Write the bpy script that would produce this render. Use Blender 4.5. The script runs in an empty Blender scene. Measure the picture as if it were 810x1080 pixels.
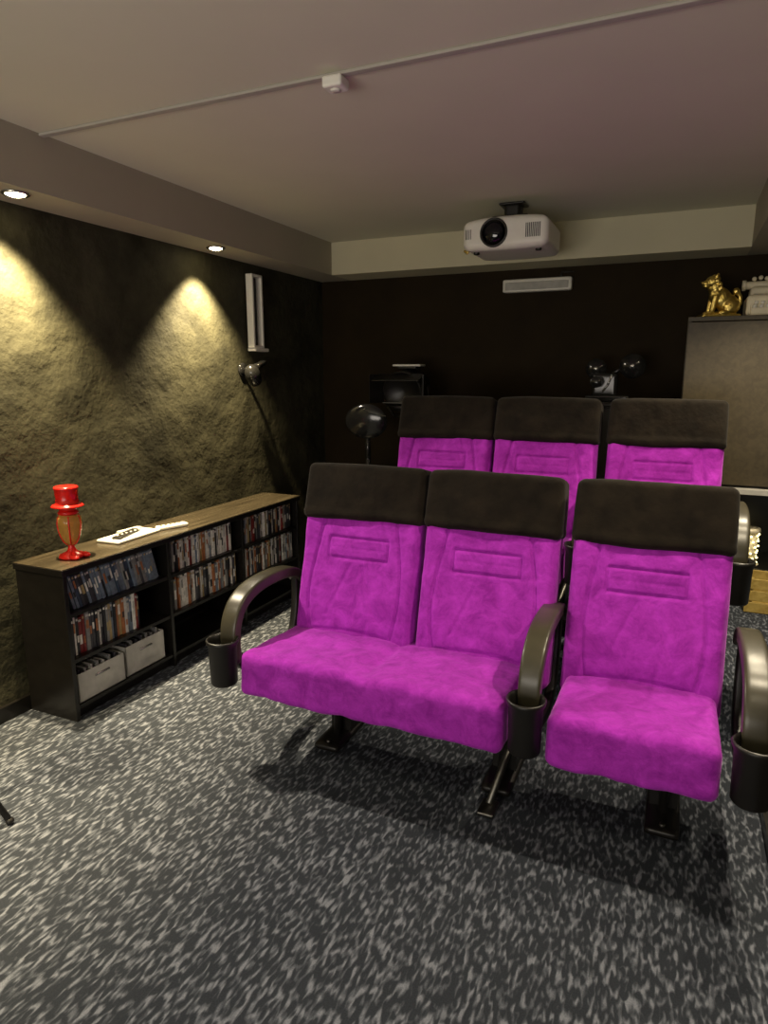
import bpy, bmesh, math, random
from mathutils import Matrix, Vector, Euler, noise
random.seed(7)
scene = bpy.context.scene
try:
    scene.view_settings.view_transform = 'Standard'
except Exception: pass

# ---------------------------------------------------------------- materials
def newmat(name):
    m = bpy.data.materials.new(name); m.use_nodes = True
    nt = m.node_tree
    return m, nt, nt.nodes['Principled BSDF']
def N(nt, t, **kw):
    n = nt.nodes.new(t)
    for k, v in kw.items(): setattr(n, k, v)
    return n
def simple(name, col, rough=0.5, metal=0.0, var=0.15, nscale=20, bump=0.0, bscale=80, **extra):
    m, nt, b = newmat(name)
    tc = N(nt, 'ShaderNodeTexCoord')
    no = N(nt, 'ShaderNodeTexNoise'); no.inputs['Scale'].default_value = nscale; no.inputs['Detail'].default_value = 4
    nt.links.new(tc.outputs['Object'], no.inputs['Vector'])
    r = N(nt, 'ShaderNodeValToRGB')
    r.color_ramp.elements[0].position = 0.3; r.color_ramp.elements[1].position = 0.7
    r.color_ramp.elements[0].color = (*[c*(1-var) for c in col], 1)
    r.color_ramp.elements[1].color = (*[min(1, c*(1+var)) for c in col], 1)
    nt.links.new(no.outputs['Fac'], r.inputs['Fac'])
    nt.links.new(r.outputs['Color'], b.inputs['Base Color'])
    b.inputs['Roughness'].default_value = rough; b.inputs['Metallic'].default_value = metal
    if bump > 0:
        n2 = N(nt, 'ShaderNodeTexNoise'); n2.inputs['Scale'].default_value = bscale; n2.inputs['Detail'].default_value = 3
        nt.links.new(tc.outputs['Object'], n2.inputs['Vector'])
        bp = N(nt, 'ShaderNodeBump'); bp.inputs['Strength'].default_value = bump; bp.inputs['Distance'].default_value = 0.005
        nt.links.new(n2.outputs['Fac'], bp.inputs['Height'])
        nt.links.new(bp.outputs['Normal'], b.inputs['Normal'])
    for k, v in extra.items(): b.inputs[k.replace('_', ' ')].default_value = v
    return m
def emis(name, col, s):
    m, nt, b = newmat(name)
    b.inputs['Base Color'].default_value = (*col, 1)
    b.inputs['Emission Color'].default_value = (*col, 1); b.inputs['Emission Strength'].default_value = s
    return m

# magenta velour
def velour():
    m, nt, b = newmat('magenta_velour')
    tc = N(nt, 'ShaderNodeTexCoord')
    n1 = N(nt, 'ShaderNodeTexNoise'); n1.inputs['Scale'].default_value = 13; n1.inputs['Detail'].default_value = 12; n1.inputs['Roughness'].default_value = .74; n1.inputs['Distortion'].default_value = .5
    nt.links.new(tc.outputs['Object'], n1.inputs['Vector'])
    r = N(nt, 'ShaderNodeValToRGB')
    r.color_ramp.elements[0].position = 0.34; r.color_ramp.elements[1].position = 0.68
    r.color_ramp.elements[0].color = (0.25, 0.010, 0.29, 1); r.color_ramp.elements[1].color = (0.47, 0.034, 0.54, 1)
    nt.links.new(n1.outputs['Fac'], r.inputs['Fac']); nt.links.new(r.outputs['Color'], b.inputs['Base Color'])
    b.inputs['Roughness'].default_value = 0.9; b.inputs['Specular IOR Level'].default_value = .25
    b.inputs['Sheen Weight'].default_value = 0.35; b.inputs['Sheen Roughness'].default_value = 0.4
    b.inputs['Sheen Tint'].default_value = (0.9, 0.35, 1.0, 1)
    n2 = N(nt, 'ShaderNodeTexNoise'); n2.inputs['Scale'].default_value = 50; n2.inputs['Detail'].default_value = 6
    nt.links.new(tc.outputs['Object'], n2.inputs['Vector'])
    bp = N(nt, 'ShaderNodeBump'); bp.inputs['Strength'].default_value = 0.45; bp.inputs['Distance'].default_value = 0.006
    nt.links.new(n2.outputs['Fac'], bp.inputs['Height']); nt.links.new(bp.outputs['Normal'], b.inputs['Normal'])
    return m
def carpet():
    m, nt, b = newmat('carpet')
    tc = N(nt, 'ShaderNodeTexCoord')
    mp = N(nt, 'ShaderNodeMapping'); mp.inputs['Scale'].default_value = (88, 30, 55); mp.inputs['Rotation'].default_value = (0, 0, math.radians(4))
    nt.links.new(tc.outputs['Object'], mp.inputs['Vector'])
    n1 = N(nt, 'ShaderNodeTexNoise'); n1.inputs['Scale'].default_value = 1.0; n1.inputs['Detail'].default_value = .6; n1.inputs['Distortion'].default_value = .4
    nt.links.new(mp.outputs['Vector'], n1.inputs['Vector'])
    r = N(nt, 'ShaderNodeValToRGB')
    e = r.color_ramp.elements
    e[0].position = 0.46; e[0].color = (0.028, 0.033, 0.043, 1)
    e[1].position = 0.72; e[1].color = (0.195, 0.21, 0.25, 1)
    x = e.new(0.58); x.color = (0.078, 0.087, 0.107, 1)
    nt.links.new(n1.outputs['Fac'], r.inputs['Fac'])
    n3 = N(nt, 'ShaderNodeTexNoise'); n3.inputs['Scale'].default_value = 260; n3.inputs['Detail'].default_value = 2
    nt.links.new(tc.outputs['Object'], n3.inputs['Vector'])
    mx = N(nt, 'ShaderNodeMix', data_type='RGBA', blend_type='MULTIPLY'); mx.inputs[0].default_value = 0.5
    r2 = N(nt, 'ShaderNodeValToRGB'); r2.color_ramp.elements[0].position = .3; r2.color_ramp.elements[1].position = .65
    r2.color_ramp.elements[0].color = (.45, .45, .45, 1)
    nt.links.new(n3.outputs['Fac'], r2.inputs['Fac'])
    nt.links.new(r.outputs['Color'], mx.inputs[6]); nt.links.new(r2.outputs['Color'], mx.inputs[7])
    nt.links.new(mx.outputs[2], b.inputs['Base Color'])
    b.inputs['Roughness'].default_value = 0.95; b.inputs['Specular IOR Level'].default_value = .2
    bp = N(nt, 'ShaderNodeBump'); bp.inputs['Strength'].default_value = 0.6; bp.inputs['Distance'].default_value = 0.006
    nt.links.new(n1.outputs['Fac'], bp.inputs['Height']); nt.links.new(bp.outputs['Normal'], b.inputs['Normal'])
    return m
def plaster(name, c0, c1, bumpd=0.03, strength=0.7, bs=7, spec=.5):
    m, nt, b = newmat(name)
    tc = N(nt, 'ShaderNodeTexCoord')
    n1 = N(nt, 'ShaderNodeTexNoise'); n1.inputs['Scale'].default_value = 3.2; n1.inputs['Detail'].default_value = 10; n1.inputs['Roughness'].default_value = .68
    nt.links.new(tc.outputs['Object'], n1.inputs['Vector'])
    r = N(nt, 'ShaderNodeValToRGB'); r.color_ramp.elements[0].position = .35; r.color_ramp.elements[1].position = .68
    r.color_ramp.elements[0].color = (*c0, 1); r.color_ramp.elements[1].color = (*c1, 1)
    nt.links.new(n1.outputs['Fac'], r.inputs['Fac']); nt.links.new(r.outputs['Color'], b.inputs['Base Color'])
    b.inputs['Roughness'].default_value = .7; b.inputs['Specular IOR Level'].default_value = spec
    n2 = N(nt, 'ShaderNodeTexNoise'); n2.inputs['Scale'].default_value = bs; n2.inputs['Detail'].default_value = 6; n2.inputs['Roughness'].default_value = .5
    nt.links.new(tc.outputs['Object'], n2.inputs['Vector'])
    n3 = N(nt, 'ShaderNodeTexNoise'); n3.inputs['Scale'].default_value = 60; n3.inputs['Detail'].default_value = 4
    nt.links.new(tc.outputs['Object'], n3.inputs['Vector'])
    ad = N(nt, 'ShaderNodeMath', operation='MULTIPLY_ADD'); ad.inputs[1].default_value = .08
    nt.links.new(n3.outputs['Fac'], ad.inputs[0]); nt.links.new(n2.outputs['Fac'], ad.inputs[2])
    bp = N(nt, 'ShaderNodeBump'); bp.inputs['Strength'].default_value = strength; bp.inputs['Distance'].default_value = bumpd
    nt.links.new(ad.outputs[0], bp.inputs['Height']); nt.links.new(bp.outputs['Normal'], b.inputs['Normal'])
    return m
def wood(name, c0, c1, rough=.5):
    m, nt, b = newmat(name)
    tc = N(nt, 'ShaderNodeTexCoord')
    mp = N(nt, 'ShaderNodeMapping'); mp.inputs['Scale'].default_value = (30, 2.5, 30)
    nt.links.new(tc.outputs['Object'], mp.inputs['Vector'])
    n1 = N(nt, 'ShaderNodeTexNoise'); n1.inputs['Scale'].default_value = 1; n1.inputs['Detail'].default_value = 6; n1.inputs['Distortion'].default_value = .8
    nt.links.new(mp.outputs['Vector'], n1.inputs['Vector'])
    r = N(nt, 'ShaderNodeValToRGB'); r.color_ramp.elements[0].position = .35; r.color_ramp.elements[1].position = .65
    r.color_ramp.elements[0].color = (*c0, 1); r.color_ramp.elements[1].color = (*c1, 1)
    nt.links.new(n1.outputs['Fac'], r.inputs['Fac']); nt.links.new(r.outputs['Color'], b.inputs['Base Color'])
    b.inputs['Roughness'].default_value = rough
    return m

M = {}
M['velour'] = velour()
M['carpet'] = carpet()
M['wall'] = plaster('dark_plaster', (0.018, 0.0172, 0.0105), (0.056, 0.053, 0.032), .028, .8, 5.5, .2)
M['backwall'] = plaster('dark_brown_paint', (0.014, 0.0088, 0.003), (0.021, 0.0135, 0.005), .004, .3, 7, .12)
M['rightwall'] = plaster('black_paint', (0.012, 0.012, 0.011), (0.02, 0.019, 0.016), .01, .4)
M['ceiling'] = simple('ceiling_paint', (0.62, 0.60, 0.485), .8, var=.03, nscale=2)
M['conduit'] = simple('conduit_paint', (0.38, 0.355, 0.31), .6, var=.03, nscale=6)
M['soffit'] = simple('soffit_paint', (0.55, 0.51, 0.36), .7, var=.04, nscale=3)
M['soffit_l'] = simple('soffit_paint_darker', (0.36, 0.325, 0.25), .7, var=.04, nscale=3)  # darker copy of the soffit paint, used on both side soffits
M['white'] = simple('white_plastic', (0.75, 0.73, 0.66), .4, var=.03)
M['cream'] = simple('cream_enamel', (0.75, 0.68, 0.5), .35, var=.05)
M['black'] = simple('black_plastic', (0.008, 0.007, 0.006), .4, var=.2)
M['arm'] = simple('armrest_plastic', (0.044, 0.039, 0.024), .34, var=.3, nscale=8)
M['blackgloss'] = simple('black_gloss', (0.01, 0.01, 0.01), .15, var=.2)
M['cover'] = simple('black_slipcover', (0.010, 0.0073, 0.0045), .95, var=.45, nscale=14, bump=.8, bscale=30, Sheen_Weight=.05, Sheen_Roughness=.5, Specular_IOR_Level=.15)
M['shelfblack'] = simple('shelf_laminate', (0.007, 0.006, 0.005), .3, var=.2)
M['shelftop'] = wood('shelf_top_wood', (0.028, 0.022, 0.014), (0.058, 0.046, 0.029), .25)
M['cab'] = wood('cabinet_wood', (0.040, 0.030, 0.014), (0.058, 0.044, 0.022), .5)
M['yellowwood'] = wood('yellow_wood', (0.34, 0.23, 0.05), (0.48, 0.35, 0.10), .5)
M['chrome'] = simple('chrome', (0.55, 0.55, 0.55), .25, 1.0, var=.05)
M['darkmetal'] = simple('dark_steel', (0.16, 0.155, 0.14), .4, 1.0, var=.15)
M['gold'] = simple('gold', (0.95, 0.70, 0.20), .3, 1.0, var=.1, nscale=60, bump=.5, bscale=120)
M['red'] = simple('red_gloss', (0.65, 0.015, 0.01), .2, var=.15)
M['amber'] = simple('amber_glass', (0.75, 0.42, 0.10), .08, 0.0, var=.2, Transmission_Weight=.55, IOR=1.4)
M['lens'] = simple('lens_glass', (0.005, 0.005, 0.008), .05, var=.1)
M['lamp'] = emis('downlight_bulb', (1.0, 0.82, 0.45), 40)
M['fairy'] = emis('fairy_bulb', (1.0, 0.85, 0.4), 4)
M['greyfabric'] = simple('grey_box', (0.42, 0.41, 0.38), .7, var=.12)
for i, c in enumerate([(.02,.02,.025),(.05,.05,.06),(.50,.49,.47),(.72,.70,.65),(.15,.19,.25),(.35,.13,.05),(.37,.28,.13),(.18,.02,.02),(.04,.06,.10),(.22,.22,.22)]):
    M['dvd%d' % i] = simple('dvd_case_%d' % i, c, .35, var=.2, nscale=60)

# ---------------------------------------------------------------- mesh builder
class MB:
    def __init__(s): s.v=[]; s.f=[]; s.m=[]; s.s=[]; s.mats=[]
    def add(s, verts, faces, mat, smooth=False, T=None):
        if mat not in s.mats: s.mats.append(mat)
        mi = s.mats.index(mat); o = len(s.v)
        for p in verts:
            p = Vector(p)
            if T is not None: p = T @ p
            s.v.append(p)
        for f in faces:
            s.f.append([i+o for i in f]); s.m.append(mi); s.s.append(smooth)
    def box(s, lo, hi, mat, T=None):
        x0,y0,z0 = lo; x1,y1,z1 = hi
        v = [(x0,y0,z0),(x1,y0,z0),(x1,y1,z0),(x0,y1,z0),(x0,y0,z1),(x1,y0,z1),(x1,y1,z1),(x0,y1,z1)]
        s.add(v, [(0,3,2,1),(4,5,6,7),(0,1,5,4),(1,2,6,5),(2,3,7,6),(3,0,4,7)], mat, False, T)
    def rbox(s, size, r, n, mat, T=None, deform=None):
        h = [a/2 for a in size]; V = {}; vs=[]; fs=[]
        def g(i,j,k):
            key=(i,j,k)
            if key in V: return V[key]
            p=[-h[a]+size[a]*q/n[a] for a,q in enumerate(key)]
            core=[max(-(h[a]-r), min(h[a]-r, p[a])) for a in range(3)]
            d=Vector([p[a]-core[a] for a in range(3)])
            if d.length>1e-9:
                u=d/r
                x,y,z=[max(-1,min(1,c)) for c in u]
                q=Vector((x*math.sqrt(max(0,1-y*y/2-z*z/2+y*y*z*z/3)), y*math.sqrt(max(0,1-z*z/2-x*x/2+z*z*x*x/3)), z*math.sqrt(max(0,1-x*x/2-y*y/2+x*x*y*y/3))))
                p=Vector(core)+q*r
            p=Vector(p)
            if deform: p=Vector(deform(p))
            V[key]=len(vs); vs.append(p); return V[key]
        nx,ny,nz=n
        for i in range(nx):
            for j in range(ny):
                for k,fl in ((0,1),(nz,0)):
                    q=[g(i,j,k),g(i+1,j,k),g(i+1,j+1,k),g(i,j+1,k)]; fs.append(q[::-1] if fl else q)
        for i in range(nx):
            for k in range(nz):
                for j,fl in ((0,0),(ny,1)):
                    q=[g(i,j,k),g(i+1,j,k),g(i+1,j,k+1),g(i,j,k+1)]; fs.append(q[::-1] if fl else q)
        for j in range(ny):
            for k in range(nz):
                for i,fl in ((0,1),(nx,0)):
                    q=[g(i,j,k),g(i,j+1,k),g(i,j+1,k+1),g(i,j,k+1)]; fs.append(q[::-1] if fl else q)
        s.add(vs, fs, mat, True, T)
    def rb(s, c, size, r, mat, rot=None, smooth=True):
        n=[max(6,min(24,int(a/ (r*0.5))+2)) for a in size]
        T=Matrix.Translation(c)
        if rot is not None: T=T@Euler(rot).to_matrix().to_4x4()
        s.rbox(size, r, n, mat, T)
    def lathe(s, prof, mat, T=None, seg=32, smooth=True):
        vs=[];fs=[]
        for r,z in prof:
            for a in range(seg):
                t=2*math.pi*a/seg; vs.append((r*math.cos(t), r*math.sin(t), z))
        for i in range(len(prof)-1):
            for a in range(seg):
                b=(a+1)%seg; fs.append((i*seg+a,i*seg+b,(i+1)*seg+b,(i+1)*seg+a))
        if prof[0][0]>1e-5: fs.append(list(range(seg))[::-1])
        if prof[-1][0]>1e-5: fs.append([(len(prof)-1)*seg+a for a in range(seg)])
        s.add(vs,fs,mat,smooth,T)
    def cyl(s, p0, p1, r, mat, r2=None, seg=20, smooth=True):
        p0=Vector(p0);p1=Vector(p1);d=p1-p0
        T=Matrix.Translation(p0)@d.to_track_quat('Z','Y').to_matrix().to_4x4()
        r2=r if r2 is None else r2; L=d.length; e=min(r,r2,L)*.12
        s.lathe([(r-e,0),(r,e),(r2,L-e),(r2-e,L)],mat,T,seg,smooth)
    def tube(s, pts, r, mat, seg=10):
        for a,b in zip(pts[:-1],pts[1:]):
            s.cyl(a,b,r,mat,seg=seg)
            s.ball(b,(r,r,r),mat,8)
    def ball(s,c,rad,mat,n=16,rot=None):
        vs=[];fs=[];m=n*2
        for i in range(n+1):
            t=math.pi*i/n
            for j in range(m):
                p=2*math.pi*j/m; vs.append((rad[0]*math.sin(t)*math.cos(p),rad[1]*math.sin(t)*math.sin(p),rad[2]*math.cos(t)))
        for i in range(n):
            for j in range(m):
                k=(j+1)%m; fs.append((i*m+j,(i+1)*m+j,(i+1)*m+k,i*m+k))
        T=Matrix.Translation(c)
        if rot is not None: T=T@Euler(rot).to_matrix().to_4x4()
        s.add(vs,fs,mat,True,T)
    def sweep(s, path, x, w, th, mat, wf=None, e=.45):
        n=len(path); prof=[]
        K=24
        for k in range(K):
            a=2*math.pi*(k+.5)/K; c,sn=math.cos(a),math.sin(a)
            prof.append((math.copysign(abs(c)**e,c), math.copysign(abs(sn)**e,sn)))
        vs=[];fs=[]
        for i,(y,z) in enumerate(path):
            a=path[max(0,i-1)]; b=path[min(n-1,i+1)]
            t=Vector((0,b[0]-a[0],b[1]-a[1])).normalized(); nn=Vector((0,-t.z,t.y))
            f=1 if wf is None else wf(i/(n-1))
            for (u,v) in prof:
                p=Vector((x,y,z))+Vector((u*w/2*f,0,0))+nn*(v*th/2*f); vs.append(p)
        for i in range(n-1):
            for k in range(K):
                q=(k+1)%K; fs.append((i*K+k,i*K+q,(i+1)*K+q,(i+1)*K+k))
        fs.append(list(range(K))[::-1]); fs.append([(n-1)*K+k for k in range(K)])
        s.add(vs,fs,mat,True)
    def mesh(s,name):
        me=bpy.data.meshes.new(name)
        me.from_pydata([tuple(v) for v in s.v],[],s.f)
        for m in s.mats: me.materials.append(M[m])
        for p,mi,sm in zip(me.polygons,s.m,s.s): p.material_index=mi; p.use_smooth=sm
        bm=bmesh.new(); bm.from_mesh(me); bmesh.ops.recalc_face_normals(bm,faces=bm.faces); bm.to_mesh(me); bm.free()
        me.update(); return me
    def obj(s,name,loc=(0,0,0),parent=None,bevel=0,rotz=0,me=None):
        me = me or s.mesh(name)
        o=bpy.data.objects.new(name,me); scene.collection.objects.link(o)
        o.location=loc; o.rotation_euler=(0,0,rotz)
        if parent: o.parent=parent
        if bevel:
            b=o.modifiers.new('bevel','BEVEL'); b.width=bevel; b.segments=2; b.limit_method='ANGLE'; b.angle_limit=math.radians(50)
        return o
def catmull(P, n=8):
    out=[]
    for i in range(len(P)-1):
        p0=P[max(0,i-1)];p1=P[i];p2=P[i+1];p3=P[min(len(P)-1,i+2)]
        for k in range(n):
            t=k/n
            out.append(tuple(.5*((2*b)+(-a+c)*t+(2*a-5*b+4*c-d)*t*t+(-a+3*b-3*c+d)*t**3) for a,b,c,d in zip(p0,p1,p2,p3)))
    out.append(tuple(P[-1])); return out
def roombox(name, lo, hi, mat):
    mb=MB(); c=[(a+b)/2 for a,b in zip(lo,hi)]
    mb.box([a-b for a,b in zip(lo,c)],[a-b for a,b in zip(hi,c)],mat)
    return mb.obj(name,c)

# ---------------------------------------------------------------- room
XL,XR,YB,YF,H = -2.62,1.25,4.70,-2.6,2.42
roombox('floor',(XL-.1,YF-.1,-.1),(XR+.1,YB+.1,0),'carpet')
roombox('ceiling',(XL-.1,YF-.1,H),(XR+.1,YB+.1,H+.1),'ceiling')
roombox('wall_left',(XL-.1,YF-.1,0),(XL,YB+.1,H),'wall')
roombox('wall_back',(XL,YB,0),(XR,YB+.1,H),'backwall')
roombox('wall_right',(XR,YF-.1,0),(XR+.1,YB+.1,H),'rightwall')
roombox('wall_front',(XL,YF-.1,0),(XR,YF,H),'rightwall')
SB=2.20
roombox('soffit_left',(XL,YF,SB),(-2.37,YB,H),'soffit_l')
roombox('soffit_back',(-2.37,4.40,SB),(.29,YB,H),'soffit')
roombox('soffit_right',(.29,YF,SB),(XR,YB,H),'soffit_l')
roombox('baseboard_left',(XL,YF,0),(XL+.02,YB,.07),'shelfblack')
roombox('baseboard_back',(XL+.02,YB-.02,0),(-1.6,YB,.07),'shelfblack')
roombox('floor_riser',(-1.60,2.86,0),(XR-.001,YB-.001,.25),'carpet')
roombox('black_plinth_right',(.37,YF,0),(XR,2.86,.05),'shelfblack')  # invented low plinth that gives the dark strip on the right floor

# conduit + junction box on ceiling
mb=MB(); mb.box((-1.33,-.014,-.011),(1.33,.014,0),'conduit')
mb.obj('cable_conduit',(-1.04,2.03,H),bevel=.003)
mb=MB(); mb.rb((0,0,-.017),(.068,.062,.034),.008,'white'); mb.cyl((0,0,-.034),(0,0,-.039),.015,'white')
mb.obj('junction_box',(-1.07,2.03,H-.012))

# downlights
def downlight(x,y,energy,size=80,blend=.25,col=(1,.80,.46),roty=0,room=0,rcol=(1,.88,.70)):
    mb=MB()
    mb.lathe([(.036,0.0),(.052,0.0),(.054,-.004),(.048,-.009),(.038,-.007),(.036,0)],'chrome')
    mb.lathe([(0.0001,-.002),(.037,-.002),(.036,-.008),(.02,-.014),(0.0001,-.016)],'lamp')
    o=mb.obj('downlight',(x,y,SB))
    def beam(nm,e,sz,bl,ry,cc):
        ld=bpy.data.lights.new(nm,'SPOT'); ld.energy=e; ld.color=cc
        ld.spot_size=math.radians(sz); ld.spot_blend=bl; ld.shadow_soft_size=.025
        lo=bpy.data.objects.new(nm,ld); scene.collection.objects.link(lo); lo.parent=o; lo.location=(0,0,-.045)
        lo.rotation_euler=(0,ry,0)
    beam('beam',energy,size,blend,roty,col)
    if room: beam('room_fill_beam',room,95,.35,math.radians(-47),rcol)  # extra fill spot added to the fixture, turned away from the wall
    return o
for y,rm in ((-.5,0),(.72,26),(1.96,120),(3.20,28)):
    downlight(-2.46,y,390,91,.75,roty=math.radians(8),room=rm)
for y,e in ((-.5,4),(.72,13),(1.96,72),(2.75,50),(3.50,75)):
    downlight(.46,y,e,130,.6,col=(1,.86,.62))

def area(name,loc,rot,sx,sy,e,col):
    ld=bpy.data.lights.new(name,'AREA'); ld.shape='RECTANGLE'; ld.size=sx; ld.size_y=sy; ld.energy=e; ld.color=col
    o=bpy.data.objects.new(name,ld); scene.collection.objects.link(o); o.location=loc; o.rotation_euler=rot; return o
area('rear_fill_light',(-1.0,-2.0,1.0),(math.radians(137),0,0),2.6,1.3,86,(1,.91,.80))  # unseen fill light added behind the camera, tilted up at the ceiling

w=bpy.data.worlds.new('world'); scene.world=w; w.use_nodes=True
w.node_tree.nodes['Background'].inputs[0].default_value=(.5,.45,.4,1); w.node_tree.nodes['Background'].inputs[1].default_value=.05

# ---------------------------------------------------------------- cinema seats
TH=math.atan2(.17,.72)     # back recline
def groove(d,w=.006): return math.exp(-(d/w)**2)
def seat_upholstery(mb, backs, cush, cx):
    for (x0,x1) in cush:
        w=x1-x0; L=.46; hh=.165
        ns=max(1,round(w/.52))
        def df(p,w=w,ns=ns):
            x,y,z=p
            u=(x/w+.5)*ns; uu=(u-math.floor(min(u,ns-1e-6)))*2-1
            t=max(0,z/(hh/2))
            z+= t*(.010*(1-abs(uu)**3)*(1-abs(y/(L/2))**4))
            if ns>1: z-= t*.007*groove(x,.02)*(1 if y>-.1 else .3)
            f=max(0,-y/(L/2))
            y-= .010*(1-abs(2*x/w)**8)*f
            nn=noise.noise(Vector((x*9,y*9,z*9)))*.007+noise.noise(Vector((x*22,y*22,z*22)))*.003
            z+=nn; y+=nn*.7
            return (x,y,z)
        T=Matrix.Translation((x0+w/2-cx,1.88+L/2-2.2,.380))@Matrix.Rotation(math.radians(-4),4,'X')
        mb.rbox((w,L,hh),.028,(int(w/.012),40,20),'velour',T,df)
    for (x0,x1) in backs:
        w=x1-x0-.006; hh=.60; th=.11
        def db(p,w=w):
            x,y,z=p
            v=z/hh+.5; u=x/(w/2)
            if y<0:
                k=min(1,-y/(th/2))
                side=abs(u)
                y-= k*(.022*math.exp(-((v-.28)/.2)**2)*(1-side**4))
                y-= k*.016*max(0,(side-.62)/.38)*(1-max(0,(side-.93)/.07))*math.exp(-((v-.4)/.35)**2)
                g=0
                if .66<v<.80: g=max(g,.7*groove((side-.50)*w/2,.005))
                if side<.5: g=max(g,groove((v-.66)*hh,.005),groove((v-.80)*hh,.005), .22*groove((v-.73)*hh,.0045))
                su=.66+.10*math.cos((v-.45)*4.2)-.12*max(0,.3-v)
                g=max(g,.8*groove((side-su)*w/2,.006))
                if side<su: g=max(g,.5*groove((v-.12-.05*(1-side**2))*hh,.007))
                if .25<v<.62 and side<.6: g=max(g,.35*groove((side-(.1+.9*(.62-v)))*w/2,.008))
                y+= k*.010*g
            x*=1.0+.015*(.5-v)
            y+=noise.noise(Vector((x*8+x0*5,y*8,z*8)))*.007+noise.noise(Vector((x*25+x0*5,y*25,z*25)))*.0026
            return (x,y,z)
        T=Matrix.Translation(((x0+x1)/2-cx,2.25-2.2,.37))@Matrix.Rotation(-TH,4,'X')@Matrix.Translation((0,th/2,hh/2))
        mb.rbox((w,th,hh),.035,(100,12,110),'velour',T,db)
def seat_covers(mb, backs, cx):
    for i,(x0,x1) in enumerate(backs):
        w=x1-x0+.004; hh=.235; th=.135
        def dc(p,w=w):
            x,y,z=p; v=z/hh+.5; u=x/(w/2)
            z-= .010*(abs(u)**2.5)*max(0,v-.4) 
            x*=1-.02*v**3
            if v<.15: y*=1.06; x*=1.006
            nn=noise.noise(Vector((x*7+x0*9,y*10,z*6)))
            y+=nn*.008; z+=nn*.004*(1 if v>.5 else 2)
            y-= (.012*(1-u*u)) if y<0 else 0
            return (x,y,z)
        T=Matrix.Translation(((x0+x1)/2-cx,2.25-2.2,.37))@Matrix.Rotation(-TH,4,'X')@Matrix.Translation((0,.057,.555+hh/2))
        mb.rbox((w,th,hh),.026,(40,14,22),'cover',T,dc)
ARM=catmull([(2.46,.60),(2.38,.650),(2.24,.668),(2.10,.660),(2.01,.625),(1.962,.56),(1.95,.48),(1.958,.40)],7)
def seat_frame(mb, backs, cush, arms, posts, cx):
    x0=backs[0][0]; x1=backs[-1][1]
    for (a,b) in backs:
        T=Matrix.Translation(((a+b)/2-cx,.05,.37))@Matrix.Rotation(-TH,4,'X')@Matrix.Translation((0,.125,.34))
        mb.rbox((b-a-.02,.04,.66),.018,(10,6,12),'black',T)
    for (a,b) in cush:
        T=Matrix.Translation(((a+b)/2-cx,-.07,.296))@Matrix.Rotation(math.radians(-4),4,'X')
        mb.rbox((b-a-.06,.34,.045),.015,(10,10,6),'black',T)
        mb.rb(((a+b)/2-cx,.02,.255),(b-a-.12,.20,.09),.02,'black')
        mb.cyl((a+.03-cx,.06,.29),(b-.03-cx,.06,.29),.022,'black')
    mb.box((x0+.03-cx,.08,.20),(x1-.03-cx,.14,.26),'black')
    for x in posts:
        X=x-cx
        mb.box((X-.045,.05,.02),(X+.045,.17,.30),'black')
        mb.cyl((X,.02,.03),(X,.02,.30),.016,'black')
        T=Matrix.Translation((X,.10,.016))
        mb.rbox((.11,.38,.03),.012,(6,16,4),'black',T)
        for yy in (-.06,.26): mb.cyl((X,yy,.028),(X,yy,.038),.010,'darkmetal',seg=8)
    for x in arms:
        X=x-cx
        mb.sweep([(y-2.2,z) for y,z in ARM],X,.072,.046,'arm',lambda t:.94+.10*math.sin(t*math.pi),.32)
        pp=catmull([(1.965,.43),(2.03,.36),(2.16,.31),(2.30,.30),(2.40,.36),(2.44,.50),(2.44,.62)],6)
        mb.sweep([(y-2.2,z) for y,z in pp],X,.036,.05,'black')
        T=Matrix.Translation((X,1.900-2.2,.335))
        mb.lathe([(.0001,0),(.047,0),(.051,.006),(.054,.15),(.061,.166),(.063,.176),(.059,.182),(.053,.176),(.049,.16),(.045,.012),(.0001,.010)],'black',T,36)
        mb.rb((X,1.955-2.2,.42),(.05,.06,.07),.012,'black')
_cache={}
def seat_group(name, backs, cush, arms, posts, dy, dz):
    cx=(backs[0][0]+backs[-1][1])/2
    e=bpy.data.objects.new(name,None); scene.collection.objects.link(e); e.location=(cx,2.2+dy,dz); e.empty_display_size=.1
    key=name.split('.')[0]
    if key not in _cache:
        a=MB(); seat_upholstery(a,backs,cush,cx); b=MB(); seat_covers(b,backs,cx); c=MB(); seat_frame(c,backs,cush,arms,posts,cx)
        if key=='cinema_double_seat':
            X=-.50-cx
            c.cyl((X+.05,.06,.24),(X,-.17,.02),.013,'darkmetal'); c.rb((X,-.18,.010),(.06,.09,.016),.006,'darkmetal')
        _cache[key]=(a.mesh('upholstery'),b.mesh('headrest_covers'),c.mesh('frame'))
    for n,me in zip(('upholstery','headrest_covers','frame'),_cache[key]):
        o=bpy.data.objects.new(n,me); scene.collection.objects.link(o); o.parent=e
    return e
P=dict(backs=[(-1.433,-.893),(-.887,-.356)],cush=[(-1.438,-.428)],arms=[-1.52,-.362],posts=[-1.2,-.50])
S=dict(backs=[(-.318,.208)],cush=[(-.296,.190)],arms=[.268],posts=[.06])
seat_group('cinema_double_seat',dy=0,dz=0,**P)
seat_group('cinema_seat',dy=0,dz=0,**S)
seat_group('cinema_double_seat.001',dy=1.03,dz=.25,**P)
seat_group('cinema_seat.001',dy=1.03,dz=.25,**S)

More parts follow.
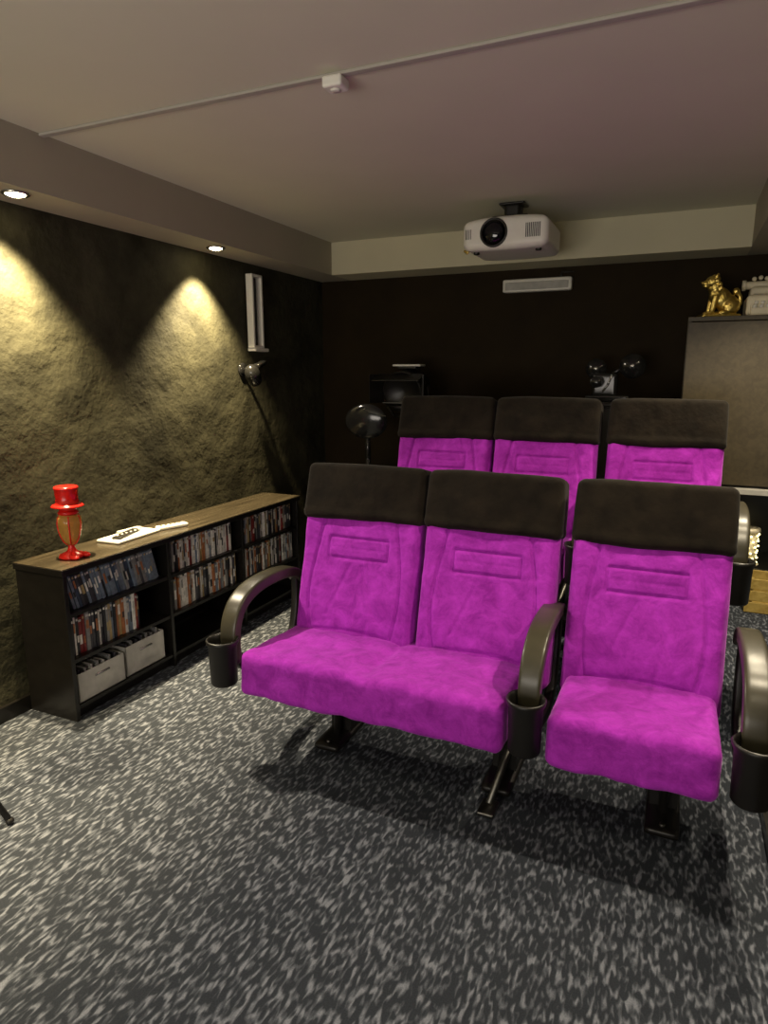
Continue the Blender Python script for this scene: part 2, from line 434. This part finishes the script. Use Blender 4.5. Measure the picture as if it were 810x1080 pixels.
# ---------------------------------------------------------------- media bookcase
BY0,BY1=1.87,3.76; BX0,BX1=XL+.022,-2.31; BH=.70
mb=MB()
wU=(BY1-BY0)/3
for i in range(4):
    y=BY0+i*wU; t=.02
    ya=y if i==0 else (y-t if i==3 else y-t/2)
    mb.box((BX0,ya,0),(BX1,ya+t,BH-.03),'shelfblack')
mb.box((BX0,BY0+.01,.01),(BX0+.012,BY1-.01,BH-.03),'shelfblack')
for z in (.05,.265,.475): mb.box((BX0+.01,BY0+.01,z),(BX1-.006,BY1-.01,z+.018),'shelfblack')
mb.box((BX0+.01,BY0+.01,0),(BX1-.03,BY1-.01,.05),'shelfblack')
mb.box((BX0,BY0-.01,BH-.03),(BX1+.01,BY1+.01,BH-.004),'shelfblack')
mb.box((BX0,BY0-.008,BH-.004),(BX1+.008,BY1+.008,BH),'shelftop')
mb.obj('bookcase',(0,0,0),bevel=.0015)
# dvd collection
mb=MB()
for u in range(3):
    for zi,z0 in enumerate((.283,.493)):
        leanrow=(u==0 and zi==1)
        y=BY0+u*wU+(.070 if leanrow else .025); yend=BY0+(u+1)*wU-.03
        if u==0 and zi==0: yend-=.14
        if u==1 and zi==1: yend-=.05
        while y<yend-.016:
            t=random.choice((.0145,.0145,.0145,.016,.02,.012)); h=random.choice((.162,.168,.168,.150,.168)) if zi else random.choice((.175,.175,.165,.18))
            if leanrow: c=random.choice((0,1,4,4,8,9,9,1,4))
            else: c=random.choice((0,1,2,3,3,4,5,6,7,2,0,9,9,3))
            xf=BX1-.03-random.random()*.012
            lean=math.radians(14) if leanrow else 0
            if leanrow: h=.160
            T=Matrix.Translation((xf,y,z0+.001))@Matrix.Rotation(lean,4,'X')
            mb.box((-.13,0,0),(0,t*.93,h),'dvd%d'%c,T)
            c2=random.choice((2,3,9,0,5,6,3))
            za=random.uniform(.2,.6)*h; zb=za+random.uniform(.15,.35)*h
            mb.box((-.01,.002,za),(.0006,t*.93-.002,zb),'dvd%d'%c2,T)
            mb.box((-.01,.002,h*.88),(.0006,t*.93-.002,h*.94),'dvd%d'%random.choice((2,3,6)),T)
            y+=t+(0.002 if leanrow else .0006)
mb.obj('dvd_collection')
def storage_bin(x,y,z,w,h,name='storage_box'):
    mb=MB(); t=.006; d=.24
    mb.box((-d,0,0),(0,w,t),'greyfabric'); mb.box((-t,0,0),(0,w,h),'greyfabric'); mb.box((-d,0,0),(-d+t,w,h),'greyfabric')
    mb.box((-d,0,0),(0,t,h),'greyfabric'); mb.box((-d,w-t,0),(0,w,h),'greyfabric')
    mb.cyl((.001,w*.35,h*.72),(.001,w*.65,h*.72),.006,'chrome',seg=8)
    for k in range(7):
        mb.box((-d+.02,.02+k*w*.13,t),(-.02,.02+k*w*.13+.012,h+.02*random.random()),'dvd%d'%random.choice((0,1,9,2)))
    return mb.obj(name,(x,y,z),bevel=.002)
storage_bin(BX1-.015,BY0+.035,.0685,.27,.135)
storage_bin(BX1-.02,BY0+.32,.0685,.26,.15,'storage_box.001')

# glass figurine with red top hat
mb=MB()
mb.lathe([(.0001,0),(.050,0),(.056,.006),(.052,.016),(.030,.024),(.018,.034),(.013,.05),(.016,.06)],'red')
mb.ball((.045,-.03,.012),(.03,.016,.012),'red'); mb.ball((.045,.03,.012),(.03,.016,.012),'red')
mb.lathe([(.0001,.055),(.016,.058),(.030,.075),(.042,.10),(.050,.13),(.053,.16),(.050,.185),(.036,.198),(.0001,.20)],'amber')
for a in range(6):
    t=a*math.pi/3+.3
    mb.tube([(r*math.cos(t),r*math.sin(t),z) for r,z in ((.018,.06),(.034,.08),(.046,.11),(.052,.135),(.054,.165),(.046,.19))],.0032,'red',6)
mb.lathe([(.020,.192),(.036,.195),(.044,.205),(.038,.214),(.020,.216)],'red')
mb.ball((0,0,.225),(.038,.038,.020),'red')
mb.lathe([(.0001,.232),(.062,.230),(.069,.234),(.062,.240),(.050,.243),(.046,.27),(.049,.31),(.051,.316),(.046,.322),(.0001,.323)],'red')
mb.obj('top_hat_glass_figurine',(-2.43,2.03,BH),bevel=0)
mb=MB()
mb.rb((0,0,.008),(.14,.30,.014),.006,'white')
mb.rb((.0,-.02,.020),(.05,.20,.014),.006,'black',(0,0,.25))
mb.rb((-.045,.05,.020),(.035,.14,.014),.006,'greyfabric',(0,0,-.1))
for k in range(6): mb.cyl((.01,-.09+k*.03,.026),(.01,-.09+k*.03,.030),.006,'white',seg=8)
mb.obj('remote_control_tray',(-2.48,2.42,BH),rotz=.05)
mb=MB()
mb.rb((0,0,.011),(.05,.17,.02),.008,'white',(0,0,0)); 
for k in range(5): mb.cyl((0,-.06+k*.026,.02),(0,-.06+k*.026,.0235),.007,'black',seg=8)
mb.obj('remote_control',(-2.42,2.66,BH),rotz=-.35)

# ---------------------------------------------------------------- wall fittings on left wall
mb=MB()
for yy in (-.05,.05): mb.rb((.035,yy,.0),(.05,.020,.46),.006,'white')
for zz in (-.222,.222): mb.rb((.035,0,zz),(.05,.12,.018),.005,'white')
mb.box((.0,-.045,-.215),(.02,.045,.215),'black')
mb.rb((.03,.03,-.24),(.06,.16,.022),.006,'white')
mb.obj('wall_mounted_light_frame',(XL,3.74,1.90))
mb=MB()
mb.lathe([(.0001,0),(.045,0),(.045,.012),(.02,.018),(.0001,.02)],'blackgloss',Matrix.Rotation(math.pi/2,4,'Y'))
mb.tube([(.015,0,0),(.06,0,.02),(.09,-.02,-.01)],.011,'blackgloss')
mb.lathe([(.0001,-.07),(.03,-.07),(.045,-.05),(.05,0),(.045,.035),(.025,.06),(.0001,.07)],'blackgloss',Matrix.Translation((.11,-.04,-.03))@Matrix.Rotation(.5,4,'X'))
mb.rb((.10,.06,.035),(.05,.10,.03),.01,'blackgloss',(.3,0,0))
mb.obj('wall_spotlight',(XL,3.62,1.53))

# ---------------------------------------------------------------- projector on ceiling
mb=MB()
W,D,Hh=.46,.40,.17
def dp(p):
    x,y,z=p
    z*=1-.22*(abs(x)/(W/2))**3*(1 if z>0 else .5)
    return (x,y,z)
mb.rbox((W,D,Hh),.035,(30,20,12),'white',None,dp)
T=Matrix.Translation((-.055,-D/2+.01,.0))@Matrix.Rotation(math.pi/2,4,'X')
mb.lathe([(.0001,0),(.070,0),(.074,.006),(.074,.018),(.068,.022),(.062,.018),(.060,.010),(.0001,.010)],'black',T,36)
mb.lathe([(.0001,.008),(.054,.008),(.052,.020),(.030,.030),(.0001,.034)],'lens',T,36)
for k in range(9): mb.box((.115+k*.009,-D/2-.003,-.035),(.119+k*.009,-D/2+.01,.035),'black')
for k in range(4): mb.box((-.21+k*.009,-D/2-.001,-.025),(-.207+k*.009,-D/2+.01,.025),'black')
for sx in (-.17,.17): mb.cyl((sx,-.12,-.092),(sx,-.12,-.065),.016,'black')
HT=H-2.24
mb.rb((0,0,.090),(.20,.20,.03),.008,'black'); mb.rb((0,0,(.085+HT)/2),(.09,.09,HT-.085),.02,'black'); mb.rb((0,0,HT-.007),(.14,.12,.012),.005,'black')
mb.tube([(-.19,-.14,-.05),(-.215,-.15,-.085),(-.235,-.13,-.07)],.007,'gold')  # gold connector piece added in place of a small yellow glow
mb.obj('video_projector',(-.93,3.85,2.24))

# white sensor bar on the back wall
mb=MB()
mb.rb((0,-.03,0),(.46,.055,.085),.012,'white'); mb.rb((0,-.06,-.004),(.42,.01,.05),.004,'greyfabric')
mb.tube([(.15,-.02,.04),(.16,-.02,.075),(.23,-.012,.075)],.006,'black')
mb.box((-.1,-.01,-.02),(.1,0,.02),'black')
mb.obj('wall_soundbar',(-.95,YB,2.09))

# ---------------------------------------------------------------- bar stool, stage light, film projector
mb=MB()
mb.lathe([(.0001,0),(.17,0),(.175,.01),(.16,.022),(.05,.04),(.03,.07),(.028,.70),(.05,.73),(.0001,.74)],'blackgloss')
mb.lathe([(.0001,.72),(.15,.72),(.175,.74),(.18,.77),(.165,.80),(.10,.815),(.0001,.812)],'black')
mb.tube([(0,.10,.73),(0,.15,.80),(0,.155,.95),(0,.15,1.08),(0,.15,1.18)],.018,'blackgloss')
mb.ball((0,.12,1.20),(.145,.035,.115),'blackgloss',20,(.08,0,0))
mb.lathe([(.15,.25),(.16,.26),(.15,.27),(.14,.26),(.15,.25)],'chrome'); 
for a in range(3):
    t=a*2.094; mb.cyl((.02*math.cos(t),.02*math.sin(t),.26),(.15*math.cos(t),.15*math.sin(t),.26),.007,'chrome',seg=8)
mb.obj('round_back_bar_stool',(-1.86,3.80,0),rotz=.1)

mb=MB()
mb.lathe([(.0001,0),(.12,0),(.125,.01),(.11,.02),(.025,.035),(.016,.06),(.016,1.22),(.0001,1.22)],'black')
mb.tube([(-.15,0,1.42),(-.155,0,1.28),(-.10,0,1.21),(.10,0,1.21),(.155,0,1.28),(.15,0,1.42)],.010,'black')
Th=Matrix.Translation((0,.0,1.40))@Matrix.Rotation(math.radians(100),4,'X')
mb.lathe([(.0001,-.15),(.09,-.15),(.12,-.13),(.135,-.05),(.135,.08),(.145,.10),(.135,.11),(.12,.09),(.0001,.07)],'black',Th,32)
TT=Matrix.Translation((0,-.10,1.50))@Matrix.Rotation(math.radians(18),4,'X'); mb.box((-.17,-.14,0),(.17,.0,.007),'black',TT)
TT=Matrix.Translation((0,-.10,1.285))@Matrix.Rotation(math.radians(-12),4,'X'); mb.box((-.10,-.12,0),(.10,.0,.007),'black',TT)
for s_ in (-1,1):
    TT=Matrix.Translation((s_*.14,-.10,1.40))@Matrix.Rotation(s_*math.radians(25),4,'Z'); mb.box((-.0035,-.13,-.09),(.0035,0,.10),'black',TT)
mb.rb((0,.02,1.562),(.20,.14,.014),.005,'white',(0,0,.1))
mb.rb((0,.02,1.548),(.14,.10,.02),.006,'black')
mb.obj('stage_spotlight',(-1.75,4.34,0),bevel=.001)

mb=MB()
mb.box((-.17,-.14,0),(.17,.14,1.06),'shelfblack'); mb.box((-.19,-.16,1.06),(.19,.16,1.085),'shelfblack')
mb.obj('display_pedestal',(-.42,4.40,.25),bevel=.004)
mb=MB()
mb.rb((0,0,.02),(.26,.18,.04),.01,'blackgloss')
mb.rb((-.02,0,.10),(.15,.11,.15),.02,'blackgloss')
mb.cyl((-.05,-.04,.12),(-.06,-.14,.12),.028,'chrome'); mb.cyl((-.06,-.13,.12),(-.062,-.16,.12),.034,'blackgloss')
R=Matrix.Rotation(math.pi/2,4,'X')
for (x,z,r) in ((-.075,.20,.062),(.135,.215,.075)):
    T=Matrix.Translation((x,-.03,z))@R
    mb.lathe([(.0001,-.012),(r,-.012),(r,-.008),(r*.5,-.007),(r*.5,.007),(r,.008),(r,.012),(.0001,.012)],'blackgloss',T,28)
    mb.lathe([(.0001,.012),(.013,.012),(.013,.02),(.0001,.02)],'chrome',T,14)
mb.tube([(.0,0,.16),(.07,-.01,.20),(.135,-.02,.215)],.012,'blackgloss')
mb.tube([(-.03,-.06,.06),(.0,-.07,.10),(.02,-.06,.16)],.006,'chrome')
mb.obj('vintage_film_projector',(-.42,4.38,1.335))

# ---------------------------------------------------------------- cabinet on riser
CX0,CX1,CY0,CY1=0.0,1.0,4.20,4.68
mb=MB(); zb=.25
for x in (CX0,CX1-.02): mb.box((x,CY0,zb),(x+.02,CY1,1.81),'cab')
mb.box((CX0,CY0-.01,1.79),(CX1,CY1,1.815),'cab')
mb.box((CX0+.02,CY1-.02,zb),(CX1-.02,CY1,1.79),'shelfblack')
mb.box((CX0+.02,CY0+.02,.87),(CX1-.02,CY1-.02,.89),'cab')
mb.box((CX0+.005,CY0-.018,.885),(.498,CY0,1.785),'cab'); mb.box((.502,CY0-.018,.885),(CX1-.005,CY0,1.785),'cab')
mb.box((CX0-.01,CY0-.06,.84),(CX1+.01,CY1-.02,.87),'greyfabric')
mb.box((CX0+.02,CY0+.01,.38),(CX1-.02,CY1-.02,.40),'shelfblack')
mb.box((.30,CY0+.01,zb),(.32,CY1-.02,.84),'shelfblack')
for x in (.46,.54): mb.cyl((x,CY0-.03,1.28),(x,CY0-.03,1.40),.006,'chrome'); 
for x in (.46,.54):
    for z in (1.285,1.395): mb.cyl((x,CY0-.03,z),(x,CY0-.015,z),.005,'chrome',seg=8)
mb.obj('tall_cabinet',bevel=.002)

mb=MB()
mb.lathe([(.0001,0),(.06,0),(.065,.01),(.065,.012),(.0001,.012)],'cream')
mb.lathe([(.055,.2),(.06,.205),(.055,.225),(.0001,.225)],'cream')
for k in range(46):
    t=k*.75; z=.02+k*.004; mb.ball((.052*math.cos(t),.052*math.sin(t),z),(.006,.006,.006),'fairy',5)
mb.lathe([(.046,.012),(.046,.2),(.040,.2),(.040,.012)],'cream')
mb.obj('fairy_light_jar',(.43,4.29,.401))
mb=MB(); w_,d_,h_=.24,.20,.19
for z in (0,.065,.13):
    mb.box((-w_/2,-d_/2,z+.003),(w_/2,-d_/2+.012,z+.058),'yellowwood'); mb.box((-w_/2,d_/2-.012,z+.003),(w_/2,d_/2,z+.058),'yellowwood')
    mb.box((-w_/2,-d_/2+.012,z+.003),(-w_/2+.012,d_/2-.012,z+.058),'yellowwood'); mb.box((w_/2-.012,-d_/2+.012,z+.003),(w_/2,d_/2-.012,z+.058),'yellowwood')
for sx in (-1,1):
    for sy in (-1,1): mb.box((sx*(w_/2-.024)-.012,sy*(d_/2-.024)-.012,0),(sx*(w_/2-.024)+.012,sy*(d_/2-.024)+.012,h_),'yellowwood')
mb.box((-w_/2+.01,-d_/2+.01,.0),(w_/2-.01,d_/2-.01,.01),'yellowwood')
mb.obj('wooden_crate',(.52,3.95,.25),bevel=.002)

# cream typewriter on cabinet
mb=MB()
mb.rb((0,.05,.06),(.34,.26,.12),.02,'cream')
mb.rb((0,.10,.14),(.30,.14,.07),.02,'cream')
mb.cyl((-.17,.12,.19),(.20,.12,.19),.022,'cream'); 
for sx in (-.17,.21): mb.cyl((sx,.12,.19),(sx+.02*(1 if sx>0 else -1),.12,.19),.03,'cream')
for r_ in range(4):
    mb.box((-.15,-.13+r_*.035,.0),(.15,-.10+r_*.035,.045+r_*.022),'cream')
    for k in range(9): 
        mb.cyl((-.13+k*.032+(r_%2)*.008,-.115+r_*.035,.045+r_*.022),(-.13+k*.032+(r_%2)*.008,-.115+r_*.035,.062+r_*.022),.011,'white',seg=10)
for k in range(9): mb.ball((-.13+k*.032,.12,.225+.006*(k%2)),(.013,.013,.013),'cream',8)
mb.obj('cream_typewriter',(.46,4.40,1.815),bevel=.002)

# golden lion-dog figurine (seated, facing left)
mb=MB(); G='gold'
mb.rb((.0,0,.010),(.21,.10,.02),.006,G)
B=lambda c,r,rot=None: mb.ball(c,r,G,14,rot)
B((.045,0,.075),(.058,.046,.055)); B((.01,0,.105),(.052,.040,.065),(0,-.45,0)); B((-.025,0,.125),(.036,.038,.050),(0,-.2,0))
B((-.035,0,.165),(.036,.034,.034)); B((-.050,0,.196),(.038,.035,.034)); B((-.085,0,.187),(.024,.022,.017)); B((-.083,0,.172),(.020,.018,.009)); B((-.106,0,.193),(.007,.009,.006))
for s_ in (-1,1):
    B((-.036,s_*.026,.225),(.012,.008,.017),(0,.4,0)); B((-.072,s_*.020,.207),(.008,.007,.007))
    mb.cyl((-.035,s_*.026,.12),(-.050,s_*.026,.03),.017,G,.012); B((-.058,s_*.026,.027),(.022,.014,.011))
    B((.055,s_*.036,.060),(.045,.020,.040)); B((.015,s_*.040,.028),(.032,.014,.012))
for k in range(10):
    t=k/10*2*math.pi; B((-.022+.012*math.sin(t*2),.036*math.cos(t),.180+.036*math.sin(t)),(.013,.013,.013))
mb.tube([(.092,0,.05),(.112,0,.08),(.108,0,.12),(.088,0,.14)],.011,G); B((.086,0,.145),(.020,.014,.020))
o=mb.obj('golden_lion_dog_figurine',(.155,4.34,1.815),rotz=.35)
md=o.modifiers.new('remesh','REMESH'); md.mode='VOXEL'; md.voxel_size=.0032; md.use_smooth_shade=True
sm=o.modifiers.new('smooth','SMOOTH'); sm.factor=.5; sm.iterations=2

# tripod stand
mb=MB()
hub=Vector((0,0,.50))
for ft in ((.28,.10,.012),(-.10,.22,.012),(-.12,-.24,.012)):
    mb.cyl(hub,ft,.011,'black'); mb.ball(ft,(.014,.014,.012),'black',8)
    mb.cyl((0,0,.22),(Vector(ft)*.5+Vector((0,0,.25))),.006,'black',seg=8)
mb.cyl((0,0,.18),(0,0,1.05),.013,'black'); mb.rb((0,0,.5),(.05,.05,.06),.01,'black')
mb.rb((0,0,1.13),(.14,.12,.18),.015,'black'); mb.lathe([(.0001,0),(.05,0),(.055,.005),(.04,.006),(.0001,-.002)],'chrome',Matrix.Translation((.0,-.06,1.13))@Matrix.Rotation(math.pi/2,4,'X'))
mb.obj('tripod_speaker_stand',(-2.25,1.19,0))

# ---------------------------------------------------------------- camera
cd=bpy.data.cameras.new('camera'); cam=bpy.data.objects.new('camera',cd); scene.collection.objects.link(cam)
cd.sensor_fit='VERTICAL'; cd.sensor_height=36; cd.lens=694/1080*36; cd.clip_start=.02
cam.location=(0,0,1.5); cam.rotation_euler=(math.radians(90-11.8),0,math.radians(24))
scene.camera=cam
